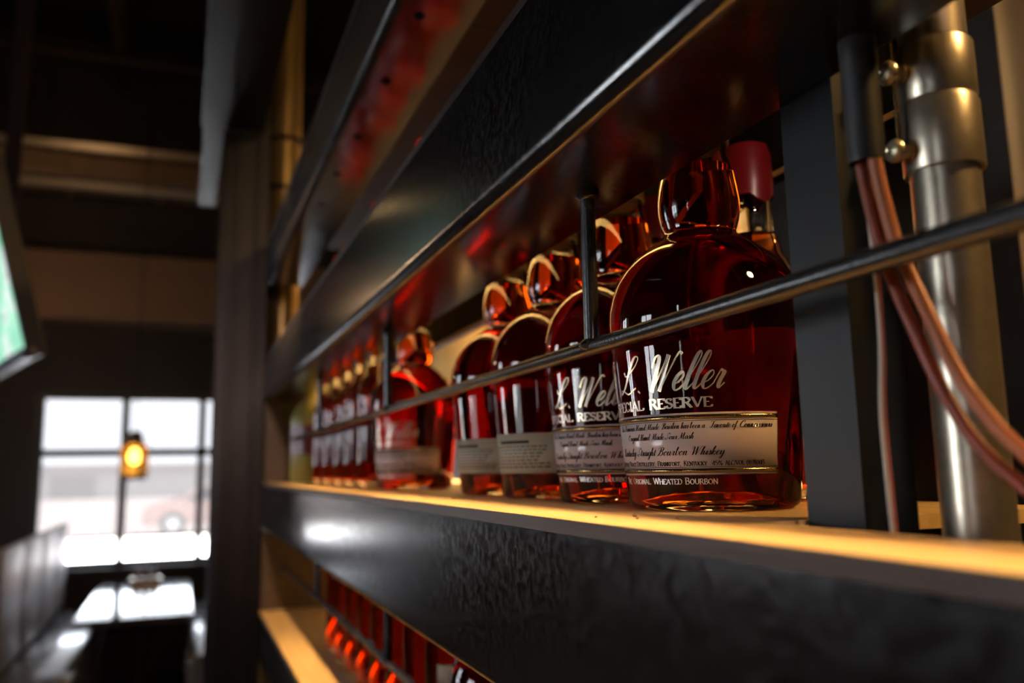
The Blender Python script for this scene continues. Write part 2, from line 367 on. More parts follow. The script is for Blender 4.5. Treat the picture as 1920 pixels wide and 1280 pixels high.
# ------------------------------------------------------------------ dining furniture by the window
t = thing('dining_table', 'glossy dark dining table in front of the bright window', 'table', (-.24,6.62,FZ+.05))
bm = bx(-.33,.33,-.95,.95,.71,.75, bevel=.006); obj('tabletop', bm, M['tabletop'], t)
bm = bmesh.new(); lathe(bm, [(.22,-.05),(.22,-.035),(.04,.03),(.035,.68),(.12,.70),(.12,.71)], 32, 0, 0, True, True); obj('pedestal', bm, M['alu'], t, True)
def booth(name, lab, x0, x1, y0, y1, backx, loc=FZ):
    t = thing(name, lab, 'bench', ((x0+x1)/2,(y0+y1)/2,FZ), 0, 'booth benches at the window table')
    cx, cy = (x0+x1)/2, (y0+y1)/2
    obj('bench_base', bx(x0-cx+.03,x1-cx-.03,y0-cy+.02,y1-cy,0,.32), M['darkwood'], t)
    obj('seat', bx(x0-cx,x1-cx,y0-cy,y1-cy,.32,.60,bevel=.04), M['seatvinyl'], t, True)
    b0,b1 = backx; n = 4; L = (y1-y0)/n
    obj('back_frame', bx(b0-cx,b1-cx,y0-cy,y1-cy,0,1.18,bevel=.01), M['darkwood'], t)
    s = 1 if b0 < x0 else -1; f = b1-cx if s > 0 else b0-cx
    for i in range(n):
        a = (f, f+s*.05); obj('back_cushion', bx(min(a),max(a),y0-cy+i*L+.01,y0-cy+(i+1)*L-.01,.61,1.27,bevel=.02), M['leather'], t, True)
booth('booth_bench', 'pale leather booth bench left of the window table', -.90, -.50, 5.1, 7.85, (-1.0,-.90))
booth('booth_bench', 'pale leather booth bench right of the window table', .06, .50, 5.4, 7.85, (.50,.60))
t = thing('table_caddy', 'small condiment caddy on the table below the window', 'caddy', (-.235,7.3,-.85))
obj('tray', bx(-.11,.11,-.06,.06,0,.05,bevel=.006), M['galv'], t)
for dx, h, m in ((-.06,.14,'wax'),(.0,.19,'wax'),(.06,.13,'leather')):
    bm = bmesh.new(); lathe(bm, [(.022,.012),(.026,.03),(.026,h*.6),(.010,h*.8),(.010,h)], 20, dx, 0, True, True); obj('sauce_bottle', bm, M[m], t, True)
# pendant lantern
p = on(252,855,1,6.6)
t = thing('pendant_lantern', 'amber glass lantern hanging lit in front of the window', 'lamp', (p.x,p.y,p.z-.165))
bm = bmesh.new(); lathe(bm, [(.075,.03),(.085,.05),(.085,.22),(.06,.25)], 28); obj('lamp_shade', bm, glass_mat('lantern_glass',1.1,(1,.62,.2),.15), t, True)
bm = bmesh.new(); lathe(bm, [(.0,0),(.085,0),(.09,.03),(.0,.035)], 28); obj('base', bm, M['darkwood'], t, True)
bm = bmesh.new(); lathe(bm, [(.065,.25),(.05,.30),(.052,.33),(.02,.345),(.0,.345)], 28, cap0=True); obj('cap', bm, M['darkwood'], t, True)
for k in range(6):
    a = k*PI/3; bm = bmesh.new(); tube(bm, [(.09*math.cos(a),.09*math.sin(a),.02),(.09*math.cos(a),.09*math.sin(a),.23),(.06*math.cos(a),.06*math.sin(a),.27)], .005, 6); obj('cage_wire', bm, M['darkwood'], t)
bm = bmesh.new(); lathe(bm, [(0,.105),(.028,.12),(.040,.16),(.028,.195),(.015,.215),(0,.22)], 20); obj('bulb', bm, M['bulb'], t, True)
bm = bmesh.new(); tube(bm, [(0,0,.34),(0,0,CZ-p.z+.165)], .004, 6); obj('cord', bm, M['ink'], t)
# two small bare bulbs high on the left
for (px,py),lab in (((4,328),'small bare warm bulb hanging at the left edge'),((29,331),'small bare warm bulb hanging, right one of the pair')):
    p = on(px,py,1,6.2)
    t = thing('pendant_bulb', lab, 'lamp', (p.x,p.y,p.z), 0, 'bare pendant bulbs')
    bm = bmesh.new(); lathe(bm, [(0,-.032),(.018,-.022),(.024,0),(.014,.02),(0,.03)], 16); obj('bulb', bm, M['bulb'], t, True)
    bm = bmesh.new(); lathe(bm, [(.013,.024),(.013,.06),(0,.065)], 12, cap0=True); obj('socket', bm, M['ink'], t, True)
    bm = bmesh.new(); tube(bm, [(0,0,.06),(0,0,CZ-p.z)], .003, 6); obj('cord', bm, M['ink'], t)
# television on its ceiling pole
def tv():
    P = on(45,650,1,2.6); Q = ray(-20,355); Q = Q*(2.56/Q.y)
    b = Vector((-.31,.95,0)).normalized(); u = (Q-P); u = (u-u.dot(b)*b).normalized(); n = u.cross(b)
    if n.dot(-P) < 0: n = -n
    w, h = .95, .54
    m = bpy.data.materials.new('television_picture'); m.use_nodes = True; nt = m.node_tree; bs = nt.nodes['Principled BSDF']
    tc = nt.nodes.new('ShaderNodeTexCoord'); no = nt.nodes.new('ShaderNodeTexNoise'); no.inputs['Scale'].default_value = 7; no.inputs['Detail'].default_value = 2
    r = nt.nodes.new('ShaderNodeValToRGB'); r.color_ramp.interpolation = 'CONSTANT'; e = r.color_ramp.elements
    e[0].color = (.14,.50,.30,1); e[1].position = .53; e[1].color = (.55,.60,.58,1); q = e.new(.62); q.color = (.04,.05,.05,1); q = e.new(.46); q.color = (.25,.60,.40,1)
    nt.links.new(tc.outputs['Object'], no.inputs['Vector']); nt.links.new(no.outputs['Fac'], r.inputs[0])
    nt.links.new(r.outputs[0], bs.inputs['Emission Color']); bs.inputs['Emission Strength'].default_value = 1.3; bs.inputs['Base Color'].default_value = (.01,.01,.01,1)
    t = bpy.data.objects.new('television', None); C.objects.link(t); t.matrix_world = Matrix(((b.x,u.x,n.x,P.x),(b.y,u.y,n.y,P.y),(b.z,u.z,n.z,P.z),(0,0,0,1)))
    tag(t, 'hanging television with a green picture at the left edge', 'television')
    obj('casing', bx(-.012,w,-.03,h,-.05,0,bevel=.004), M['rubber'], t)
    obj('screen', bx(.0,w-.012,.0,h-.012,0.0,.002), m, t)
    obj('lower_bezel', bx(-.02,w,-.035,-.004,-.02,.012,bevel=.003), mat('bezel', (.06,.07,.11), .25, .3), t)
    c = P+b*.5+u*.27-n*.08
    bm = bmesh.new(); box(bm,-.02,.02,-.02,.02,0,CZ-c.z); pl = obj('ceiling_pole', bm, M['ink']); tag(pl,'black ceiling pole carrying the television at the left edge','pole'); pl.location = c
tv()
M['screenmat'] = None

# ------------------------------------------------------------------ the steel bottle shelf
XF = .14
Y0, Y1 = -.9, 1.66
TOPS = [(-.2523,.080), (-.0208,.084), (.2175,.0835), (.4475,.0855)]
t = shelf = thing('bottle_shelf', 'long black steel bottle shelf with wooden boards and guard rails', 'shelf', (0,0,FZ))
dz = -FZ
def L(z): return z+dz
def beam_poly(T, B):
    r = .008; zt = T-.0056; zb = T-B
    out = [(XF,zt)]
    for k in range(7):
        a = PI+k*PI/12; out.append((XF+r+r*math.cos(a), zb+r+r*math.sin(a)))
    out += [(.208,zb),(.208,zb+.003)]
    for k in range(7):
        a = 1.5*PI-k*PI/12; out.append((XF+r+(r-.003)*math.cos(a), zb+r+(r-.003)*math.sin(a)))
    out.append((XF+.003,zt))
    return [(x,L(z)) for x,z in out]
YB = .2475      # the boards run from here; nearer, only the narrow front ledge goes on
for T, B in TOPS:
    bm = bmesh.new(); extrude_y(bm, beam_poly(T,B), Y0, Y1)
    fb = obj('front_beam', bm, [M['steeltop' if T > .4 else 'steel'], M['flange']], shelf, True)
    for f in fb.data.polygons:
        if T > .4 and f.normal.z < -.9 and abs(f.center.z-L(T-B)) < .001: f.material_index = 1
    bm = bmesh.new(); box(bm, XF+.001, .350, YB, Y1, L(T-.0055), L(T)); box(bm, XF+.001, .191, Y0, YB, L(T-.0055), L(T))
    bd = obj('shelf_board', bm, M['wood'] if T < .1 else M['darkwood'], shelf)  # upper boards get dark wood, standing in for the shade on them
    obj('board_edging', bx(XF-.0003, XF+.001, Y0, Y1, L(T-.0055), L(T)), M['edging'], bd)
    obj('rear_rail', bx(.330,.345,.30,Y1,L(T-.043),L(T-.0056)), M['gloss'], shelf)
obj('rear_lip', bx(.3285,.330,.30,Y1,L(.2175-.0455),L(.2175-.0425)), M['goldwood'], shelf)
for T, B in TOPS[:2]:
    z = L(T+.0773); bm = bmesh.new(); tube(bm, [(.182,Y0,z),(.182,Y1,z)], .0039, 16); rail = obj('guard_rail', bm, M['rod'], shelf, True)
    top = L(T+.2383-.0835)
    for y in (.358,.793,1.228):
        bm = bmesh.new(); tube(bm, [(.182,y,z),(.182,y,top)], .0038, 16)
        obj('rail_post', bm, M['rod'], rail, True)
        for zz, s in ((z+.001,1),(top-.0015,1)):
            bm = bmesh.new(); bmesh.ops.create_uvsphere(bm, u_segments=14, v_segments=8, radius=.0062)
            for v in bm.verts:
                v.co += v.normal*0; k = noise.noise(v.co*600)*.0012; v.co = v.co*(1+k/.006); v.co.z *= .55; v.co += Vector((.182,y,zz))
            obj('weld_bead', bm, M['rod'], rail, True)
for y in (.49,.6116,.7342,.8736,1.0,1.13,.37):
    bm = bmesh.new(); lathe(bm, [(0,-.0022),(.0035,-.0018),(.005,0)], 16, .165, y); bmesh.ops.translate(bm, verts=bm.verts, vec=(0,0,L(TOPS[3][0]-TOPS[3][1])))
    obj('screw_head', bm, M['ink'], shelf, True)
obj('end_panel', bx(.1435,.345,1.652,1.66,L(-.9),L(.2)), wood_mat('end_wood',(.10,.06,.02),(.18,.11,.04)), shelf)
# unseen warm strips added to light the bottles: under a rear rail, along boards
for T, lab in ((-.0208,'warm strip light under the rear rail of the lower shelf'),):
    t = thing('strip_light', lab, 'strip light', (.3345,.965,T-.0465), 0, 'strip lights under the rear rails')
    obj('lens', bx(-.0035,.0035,-.64,.68,0,.002), M['ledup' if T > .4 else 'led'], t); obj('channel', bx(-.0045,.0045,-.642,.682,.002,.0035), M['galv'], t)
t = thing('strip_light', 'warm strip light hidden behind the front flange above the bourbon bottles', 'strip light', (.2135,.98,.150), 0)  # unseen strip added to give the bottle domes warm rims
obj('channel', bx(-.003,.003,-.625,.66,.0025,.0045), M['galv'], t); obj('lens', bx(-.0025,.0025,-.62,.655,0,.0025), M['ledup'], t)
obj('mounting_clip', bx(-.0055,-.003,-.01,.01,-.013,.004), M['galv'], t)
t = thing('strip_light', 'warm strip light hidden behind the front flange of the topmost beam', 'strip light', (.2135,.98,.3785), 0)  # added out of sight to light the squat bottles for their reflection
obj('channel', bx(-.003,.003,-.625,.66,.0025,.0045), M['galv'], t); obj('lens', bx(-.0025,.0025,-.62,.655,0,.0025), M['ledup'], t)
for T, lab in ((-.0208,'warm strip light lying along the back of the bourbon shelf'),(-.2523,'warm strip light lying along the back of the lower shelf')):
    t = thing('strip_light', lab, 'strip light', (.3405,.965,T), 0, 'strip lights along the back of the boards')
    obj('channel', bx(-.004,.004,-.602,.68,0,.002), M['galv'], t); obj('lens', bx(-.003,.003,-.60,.68,.002,.005), M['led2'], t)
# glass globe lamps of the room behind the shelf
def globe(lab, x, y, z, r, m):
    t = thing('globe_lamp', lab, 'lamp', (x,y,z), 0, 'globe lamps in the room behind the shelf')
    bm = bmesh.new(); bmesh.ops.create_uvsphere(bm, u_segments=24, v_segments=14, radius=r); obj('globe', bm, m, t, 'all')
    bm = bmesh.new(); lathe(bm, [(r*.35,r*.9),(r*.4,r*.95),(r*.4,r*1.3),(.01,r*1.4)], 20, cap0=True, cap1=True); obj('socket', bm, M['ink'], t, True)
    bm = bmesh.new(); tube(bm, [(0,0,r*1.35),(0,0,CZ-z)], .004, 6); obj('cord', bm, M['ink'], t)
M['globe'] = mat('lit_globe', (1,.8,.5), .3, emit=(1,.60,.24), es=70)
M['globehot'] = mat('lit_globe_bright', (1,.8,.5), .3, emit=(1,.58,.20), es=260)
M['globedim'] = mat('lit_globe_soft', (1,.8,.5), .3, emit=(1,.62,.22), es=9)
globe('globe lamp over the golden wooden partition, nearer one', .86, 2.1, .80, .06, M['globe'])  # pair of lamps added out of sight to light the partition
globe('globe lamp over the golden wooden partition, farther one', .86, 3.2, .80, .06, M['globe'])
globe('globe lamp hanging to the right of the camera', .80, -.45, .95, .07, M['globehot'])  # added out of view to give the conduit a warm gold light
for (px,py,y),lab in (((822,612,2.9),'small globe lamp glowing between the necks of the farther bottles'),((1212,470,1.55),'small globe lamp glowing behind the second bottle'),((700,690,4.2),'small globe lamp glowing at the far end of the bottle row')):
    p = on(px,py,1,y); globe(lab, p.x, p.y, p.z, .026, M['globedim'])
t = thing('wooden_partition', 'golden wooden partition wall lit by globe lamps behind the bottle row', 'partition', (1.12,1.5,FZ))
for k in range(6):
    obj('plank_panel', bx(0,.03,k*.5,k*.5+.492,-FZ+.14,-FZ+1.0,bevel=.003), M['goldwood'], t)
    obj('lower_panel', bx(0,.03,k*.5,k*.5+.492,0,-FZ+.13,bevel=.003), M['darkwood'], t)  # lower half made dark to limit the glow seen through the bottles
obj('middle_rail', bx(-.02,.03,0,3.0,-FZ+.13,-FZ+.14), M['darkwood'], t)
obj('top_rail', bx(-.01,.04,0,3.0,-FZ+1.0,-FZ+1.04), M['darkwood'], t)

# near post, conduit, cables
t = thing('shelf_post', 'broad dark steel post beside the nearest bottle', 'post', (.2088,.2184,FZ))
obj('post_face', bx(0,.0025,0,.0272,0,2.6), M['post'], t); obj('post_side', bx(.0025,.023,0,.0025,0,2.6), M['post'], t); obj('post_side', bx(.0025,.025,.0247,.0272,0,2.6), M['post'], t)
t = thing('conduit_pipe', 'galvanised conduit with a set screw coupling right of the post', 'pipe', (.243,.2045,-.6))
bm = bmesh.new(); lathe(bm, [(.0112,0),(.0112,1.6)], 48); obj('pipe', bm, M['galv'], t, True)
zc = lambda py: on(1750,py,0,.238).z+.6
a, b, c = zc(322), zc(190), zc(75)
bm = bmesh.new(); lathe(bm, [(.0113,a),(.0128,a),(.0130,a+.0006),(.0130,b-.001),(.0126,b),(.0124,b+.0006),(.0124,b+.0012),(.0128,b+.002),(.0128,c-.0008),(.0124,c),(.0113,c)], 48); cp = obj('coupling', bm, M['galv'], t, True)
ang = math.radians(168)
def setscrew(z, m):
    d = Vector((math.cos(ang),math.sin(ang),0)); bm = bmesh.new()
    lathe(bm, [(.0028,0),(.0030,.0012),(.0022,.0016),(.0022,.0042),(.0034,.0048),(.0036,.0062),(.0030,.0074),(.0015,.0080),(.0009,.0076),(0,.0076)], 24, cap0=True)
    for v in bm.verts: v.co = Vector((v.co.x*1.2, v.co.y*1.2, v.co.z*1.05))
    bmesh.ops.rotate(bm, verts=bm.verts, cent=(0,0,0), matrix=d.to_track_quat('Z','Y').to_matrix()); bmesh.ops.translate(bm, verts=bm.verts, vec=d*.0122+Vector((0,0,z)))
    obj('set_screw', bm, m, cp, True)
setscrew(zc(283), M['screw']); setscrew(zc(130), M['screw'])
bm = bmesh.new(); d = Vector((math.cos(ang),math.sin(ang),0)); tube(bm, [d*.0165+Vector((0,0,zc(270))), d*.0165+Vector((0,0,zc(70)))], .0008, 8); obj('bonding_wire', bm, M['gold'], cp, True)

def px_at(px, py, x): return on(px, py, 0, x)
t = thing('cable_sleeve', 'dark plastic sleeve above the cables, behind the shelf post', 'cable sleeve', (.198,.1945,.0930))
bm = bmesh.new(); lathe(bm, [(.0050,.0),(.0056,0),(.0058,.002),(.0058,.20),(.0050,.20)], 32); obj('sleeve_tube', bm, M['rubber'], t, True)
def cable(name, lab, pts, r, m, extra=None):
    P = [on(px,py,0,x) for px,py,x in pts]; bm = bmesh.new(); tube(bm, smooth_pts(P,8), r, 12)
    o = obj(name, bm, m, None, True); tag(o, lab, 'cable', 'cables hanging from the sleeve'); return o
cable('cable', 'dark red cable sagging in front of the conduit, lower one', [(1610,262,.1975),(1613,300,.198),(1645,440,.1985),(1680,540,.199),(1716,620,.199),(1770,735,.200),(1850,850,.200),(1960,945,.200)], .0020, M['cable_red'])
cable('cable', 'thick orange cable sagging in front of the conduit, upper one', [(1633,262,.1975),(1640,300,.198),(1672,430,.1995),(1702,505,.200),(1747,600,.200),(1800,705,.200),(1880,810,.200),(1980,900,.200)], .0022, M['cable_orange'])
cable('cable', 'thin white wire hanging straight down beside the post', [(1622,262,.1995),(1624,370,.1992),(1636,470,.1992),(1647,590,.199),(1651,670,.199),(1652,780,.199),(1666,930,.199),(1680,1060,.199),(1700,1260,.199)], .00062, M['cable_white'])
cable('cable', 'thin red wire running beside the thin white wire', [(1626,262,.1988),(1629,370,.1986),(1642,470,.1986),(1653,590,.1984),(1658,670,.1984),(1660,780,.1984),(1674,930,.1984),(1687,1060,.1984),(1708,1260,.1984)], .00055, M['cable_red'])
# things behind on the right
t = thing('equipment_panel', 'dark grey steel panel standing behind the conduit', 'panel', (.358,.292,FZ))
obj('panel_plate', bx(0,.012,0,.060,0,2.4,bevel=.001), M['column'], t); obj('panel_edge', bx(-.003,0,.056,.060,0,2.4), M['column'], t)
t = thing('brown_column', 'tall round brown painted column at the right edge', 'column', (.72,.44,FZ))
bm = bmesh.new(); lathe(bm, [(.10,0),(.10,.04),(.075,.06),(.075,CZ-FZ-.02),(.09,CZ-FZ)], 40, cap0=True, cap1=True); obj('shaft', bm, mat('brown_paint', (.30,.19,.07), .5, var=.12, vscale=6), t, True)
t = thing('far_pipe', 'thick pipe with joint bands beyond the far end of the shelf', 'pipe', (.183,1.80,FZ))
bm = bmesh.new(); lathe(bm, [(.034,0),(.034,CZ-FZ)], 36); obj('pipe', bm, mat('brass_brown',(.34,.24,.10),.28,.8), t, True)
for z in (.60,.71):
    bm = bmesh.new(); lathe(bm, [(.034,z-.006-FZ),(.037,z-.005-FZ),(.037,z+.005-FZ),(.034,z+.006-FZ)], 36); obj('joint_band', bm, M['ink'], t, True)
# ------------------------------------------------------------------ lettering drawn with a pen: every letter is a set of strokes
SCR = {  # copperplate lower case and capitals: (advance, strokes), x-height 1
'a':(1.05,[[(.78,.85),(.5,1),(.15,.7),(.08,.25),(.3,0),(.6,.3),(.82,1)],[(.82,1),(.72,.3),(.82,0),(1.1,.3)]]),
'b':(.95,[[(0,.25),(.35,1.1),(.5,1.9),(.38,2.05),(.25,1.7),(.2,.4),(.35,0),(.7,.25),(.78,.75),(.6,.95),(.95,.85)]]),
'c':(.8,[[(.7,.8),(.5,1),(.15,.7),(.08,.25),(.3,0),(.55,.05),(.85,.35)]]),
'd':(1.05,[[(.78,.85),(.5,1),(.15,.7),(.08,.25),(.3,0),(.6,.3),(.82,1)],[(.95,2.1),(.72,.35),(.82,0),(1.1,.3)]]),
'e':(.92,[[(0,.3),(.45,.45),(.72,.78),(.55,1.02),(.24,.8),(.1,.35),(.3,0),(.62,.05),(.95,.32)]]),
'f':(.7,[[(.0,.3),(.45,1.2),(.65,1.9),(.5,2.05),(.35,1.6),(.2,0),(.05,-.9),(-.1,-.8),(.05,-.2),(.5,.2),(.75,.35)]]),
'g':(1.0,[[(.78,.85),(.5,1),(.15,.7),(.08,.25),(.3,0),(.6,.3),(.82,1)],[(.82,1),(.65,-.5),(.35,-.95),(.1,-.7),(.5,-.2),(1.05,.35)]]),
'h':(1.1,[[(0,.3),(.4,1.2),(.58,1.9),(.46,2.05),(.3,1.6),(.12,0)],[(.18,.5),(.5,.95),(.7,.85),(.62,.2),(.75,0),(1.1,.3)]]),
'i':(.55,[[(0,.3),(.3,1),(.2,.25),(.3,0),(.58,.3)],[(.42,1.45),(.46,1.55)]]),
'k':(1.0,[[(0,.3),(.4,1.2),(.58,1.9),(.46,2.05),(.3,1.6),(.12,0)],[(.2,.5),(.55,.95),(.65,.75),(.25,.5),(.6,.1),(.75,0),(1.0,.3)]]),
'l':(.68,[[(0,.3),(.45,1.1),(.70,1.85),(.55,2.15),(.34,1.75),(.16,.4),(.30,0),(.68,.3)]]),
'm':(1.5,[[(0,.6),(.2,1),(.12,0)],[(.15,.4),(.45,1),(.6,.85),(.5,0)],[(.55,.4),(.88,1),(1.03,.85),(.95,.15),(1.1,0),(1.5,.3)]]),
'n':(1.1,[[(0,.6),(.2,1),(.12,0)],[(.15,.4),(.5,1),(.68,.85),(.6,.15),(.75,0),(1.1,.3)]]),
'o':(.85,[[(.45,1),(.15,.75),(.08,.25),(.3,0),(.6,.3),(.68,.75),(.48,1),(.4,.85),(.85,.8)]]),
'r':(.8,[[(0,.3),(.25,1.05),(.35,.95),(.55,.95),(.42,.3),(.5,0),(.82,.3)]]),
's':(.75,[[(0,.3),(.42,1.05),(.45,.85),(.58,.4),(.4,0),(.12,.1),(.4,.1),(.78,.35)]]),
't':(.6,[[(0,.3),(.42,1.6),(.22,.35),(.32,0),(.62,.3)],[(.1,1.05),(.6,1.1)]]),
'u':(1.1,[[(0,.6),(.2,1),(.12,.25),(.25,0),(.55,.3),(.75,1)],[(.75,1),(.65,.25),(.78,0),(1.1,.3)]]),
'v':(.9,[[(0,.6),(.2,1),(.15,.3),(.25,0),(.55,.35),(.65,.9),(.9,.85)]]),
'y':(1.05,[[(0,.6),(.2,1),(.12,.25),(.25,0),(.55,.3),(.78,1)],[(.78,1),(.6,-.5),(.3,-.95),(.08,-.7),(.5,-.2),(1.05,.35)]]),
'T':(1.3,[[(.1,1.5),(.2,2.05),(.9,1.95),(1.5,2.15)],[(.95,2),(.8,.8),(.45,0),(.1,.1),(.15,.35)]]),
'F':(1.45,[[(.1,1.5),(.2,2.05),(.9,1.95),(1.6,2.2)],[(.95,2),(.8,.8),(.45,0),(.05,.1),(.15,.4)],[(.5,1.0),(1.2,1.1),(1.3,1.25)]]),
'H':(1.7,[[(.1,1.6),(.3,1.95),(.6,2.0),(.5,.8),(.2,0),(-.05,.15)],[(1.5,2.1),(1.2,1.4),(1.0,.4),(1.15,0),(1.6,.3)],[(.2,.9),(.8,1.1),(1.4,1.05)]]),
'M':(2.1,[[(0,.1),(.2,0),(.6,1.2),(.75,2.05)],[(.75,2.05),(.85,.1)],[(.85,.1),(1.2,1.2),(1.6,2.1)],[(1.6,2.1),(1.5,.3),(1.65,0),(2.1,.3)]]),
'B':(1.6,[[(.7,1.9),(.55,.7),(.2,0),(-.05,.2)],[(.1,1.2),(.1,1.8),(.6,2.1),(1.15,2.0),(1.25,1.5),(.9,1.1),(.6,1.05)],[(.75,1.1),(1.25,.9),(1.25,.3),(.8,0),(.45,.15)]]),
'C':(1.45,[[(1.1,1.5),(1.3,1.95),(1.05,2.1),(.5,1.8),(.15,1.0),(.2,.3),(.6,0),(1.1,.15),(1.45,.4)]]),
'O':(1.6,[[(.9,2.05),(.35,1.7),(.1,.9),(.3,.15),(.75,0),(1.3,.6),(1.4,1.4),(1.1,2.0),(.75,1.95),(.7,1.5),(1.3,1.6)]]),
'S':(1.4,[[(-.05,.45),(.1,.05),(.5,0),(.85,.4),(.8,.9),(.55,1.35),(.7,1.9),(1.1,2.1),(1.25,1.7)],[(-.05,.3),(.5,.5),(1.4,.35)]]),
'K':(1.6,[[(.1,1.6),(.3,1.95),(.6,2.0),(.5,.8),(.2,0),(-.05,.15)],[(1.5,2.1),(1.1,1.5),(.6,1.0)],[(.6,1.0),(1.0,.6),(1.2,.05),(1.6,.25)]]),
'W':(2.2,[[(.0,1.4),(.1,1.95),(.45,2.0),(.5,1.2),(.45,0)],[(.45,0),(.9,1.1),(1.2,2.05)],[(1.2,2.05),(1.15,0)],[(1.15,0),(1.6,1.1),(2.0,2.1),(2.3,2.05)]]),
'L':(1.5,[[(.1,1.3),(.35,1.05),(.9,1.5),(1.05,2.0),(.8,2.1),(.6,1.6),(.4,.5),(.05,.02),(.0,.25),(.3,.2),(.8,0),(1.3,.3)]]),
'.':(.5,[[(.1,.02),(.2,.08)]]),
}
# roman capitals, height 1, with serif ticks (x, y)
RM = {
'A':(.78,[[(.04,0),(.36,1)],[(.36,1),(.68,0)],[(.16,.33),(.56,.33)]],[(.04,0),(.68,0)]),
'B':(.68,[[(.12,0),(.12,1)],[(.12,1),(.4,1),(.52,.76),(.4,.53),(.12,.53)],[(.4,.53),(.6,.27),(.42,0),(.12,0)]],[(.12,0),(.12,1)]),
'C':(.72,[[(.62,.78),(.5,.96),(.3,.98),(.1,.7),(.1,.3),(.3,.02),(.5,.04),(.64,.24)]],[]),
'D':(.78,[[(.12,0),(.12,1)],[(.12,1),(.4,1),(.66,.75),(.66,.25),(.4,0),(.12,0)]],[(.12,0),(.12,1)]),
'E':(.64,[[(.12,0),(.12,1)],[(.12,1),(.54,1),(.55,.82)],[(.12,.52),(.42,.52)],[(.12,0),(.56,0),(.58,.2)]],[(.12,0),(.12,1)]),
'F':(.6,[[(.12,0),(.12,1)],[(.12,1),(.54,1),(.55,.82)],[(.12,.52),(.42,.52)]],[(.12,0),(.12,1)]),
'G':(.78,[[(.64,.78),(.5,.96),(.3,.98),(.1,.7),(.1,.3),(.3,.02),(.55,.05),(.64,.15)],[(.64,.4),(.64,.1)]],[(.62,.42)]),
'H':(.8,[[(.12,0),(.12,1)],[(.66,0),(.66,1)],[(.12,.52),(.66,.52)]],[(.12,0),(.12,1),(.66,0),(.66,1)]),
'I':(.34,[[(.16,0),(.16,1)]],[(.16,0),(.16,1)]),
'K':(.76,[[(.12,0),(.12,1)],[(.6,1),(.14,.45)],[(.26,.6),(.66,0)]],[(.12,0),(.12,1),(.6,1),(.66,0)]),
'L':(.62,[[(.12,0),(.12,1)],[(.12,0),(.54,0),(.56,.2)]],[(.12,0),(.12,1)]),
'M':(.95,[[(.12,0),(.12,1)],[(.12,1),(.46,.05)],[(.46,.05),(.8,1)],[(.8,1),(.8,0)]],[(.12,0),(.12,1),(.8,0),(.8,1)]),
'N':(.82,[[(.12,0),(.12,1)],[(.12,1),(.68,0)],[(.68,0),(.68,1)]],[(.12,0),(.12,1),(.68,1)]),
'O':(.82,[[(.4,1),(.12,.75),(.12,.25),(.4,0),(.68,.25),(.68,.75),(.4,1)]],[]),
'P':(.64,[[(.12,0),(.12,1)],[(.12,1),(.42,1),(.56,.74),(.42,.48),(.12,.48)]],[(.12,0),(.12,1)]),
'R':(.74,[[(.12,0),(.12,1)],[(.12,1),(.42,1),(.56,.76),(.42,.52),(.12,.52)],[(.36,.5),(.66,0)]],[(.12,0),(.12,1),(.66,0)]),
'S':(.58,[[(.48,.8),(.38,.97),(.2,.97),(.08,.78),(.16,.6),(.42,.42),(.5,.22),(.36,.02),(.18,.03),(.07,.22)]],[]),
'T':(.7,[[(.34,0),(.34,1)],[(.04,.82),(.05,1),(.63,1),(.64,.82)]],[(.34,0)]),
'U':(.8,[[(.12,1),(.12,.3),(.35,0),(.58,.15),(.66,.4),(.66,1)]],[(.12,1),(.66,1)]),
'V':(.76,[[(.06,1),(.37,0)],[(.37,0),(.68,1)]],[(.06,1),(.68,1)]),
'W':(1.08,[[(.06,1),(.3,0)],[(.3,0),(.54,.95)],[(.54,.95),(.76,0)],[(.76,0),(1.0,1)]],[(.06,1),(1.0,1)]),
'Y':(.74,[[(.06,1),(.36,.48)],[(.68,1),(.36,.48)],[(.36,.48),(.36,0)]],[(.06,1),(.68,1),(.36,0)]),
'4':(.6,[[(.42,0),(.42,1)],[(.42,1),(.06,.3),(.54,.3)]],[]),
'5':(.6,[[(.5,1),(.16,1),(.12,.58),(.35,.62),(.52,.35),(.38,.03),(.1,.06)]],[]),
'9':(.6,[[(.5,.65),(.3,.45),(.1,.65),(.15,.92),(.35,.98),(.5,.7),(.42,.25),(.15,0)]],[]),
'0':(.6,[[(.3,1),(.1,.75),(.1,.25),(.3,0),(.5,.25),(.5,.75),(.3,1)]],[]),
'%':(.85,[[(.7,1),(.15,0)],[(.2,1),(.07,.78),(.2,.56),(.33,.78),(.2,1)],[(.65,.44),(.52,.22),(.65,0),(.78,.22),(.65,.44)]],[]),
'/':(.4,[[(.36,1.05),(.04,-.1)]],[]),'(':(.35,[[(.3,1.1),(.1,.7),(.1,.25),(.3,-.15)]],[]),')':(.35,[[(.05,1.1),(.25,.7),(.25,.25),(.05,-.15)]],[]),
',':(.3,[[(.12,.06),(.14,-.02),(.06,-.2)]],[]),
}
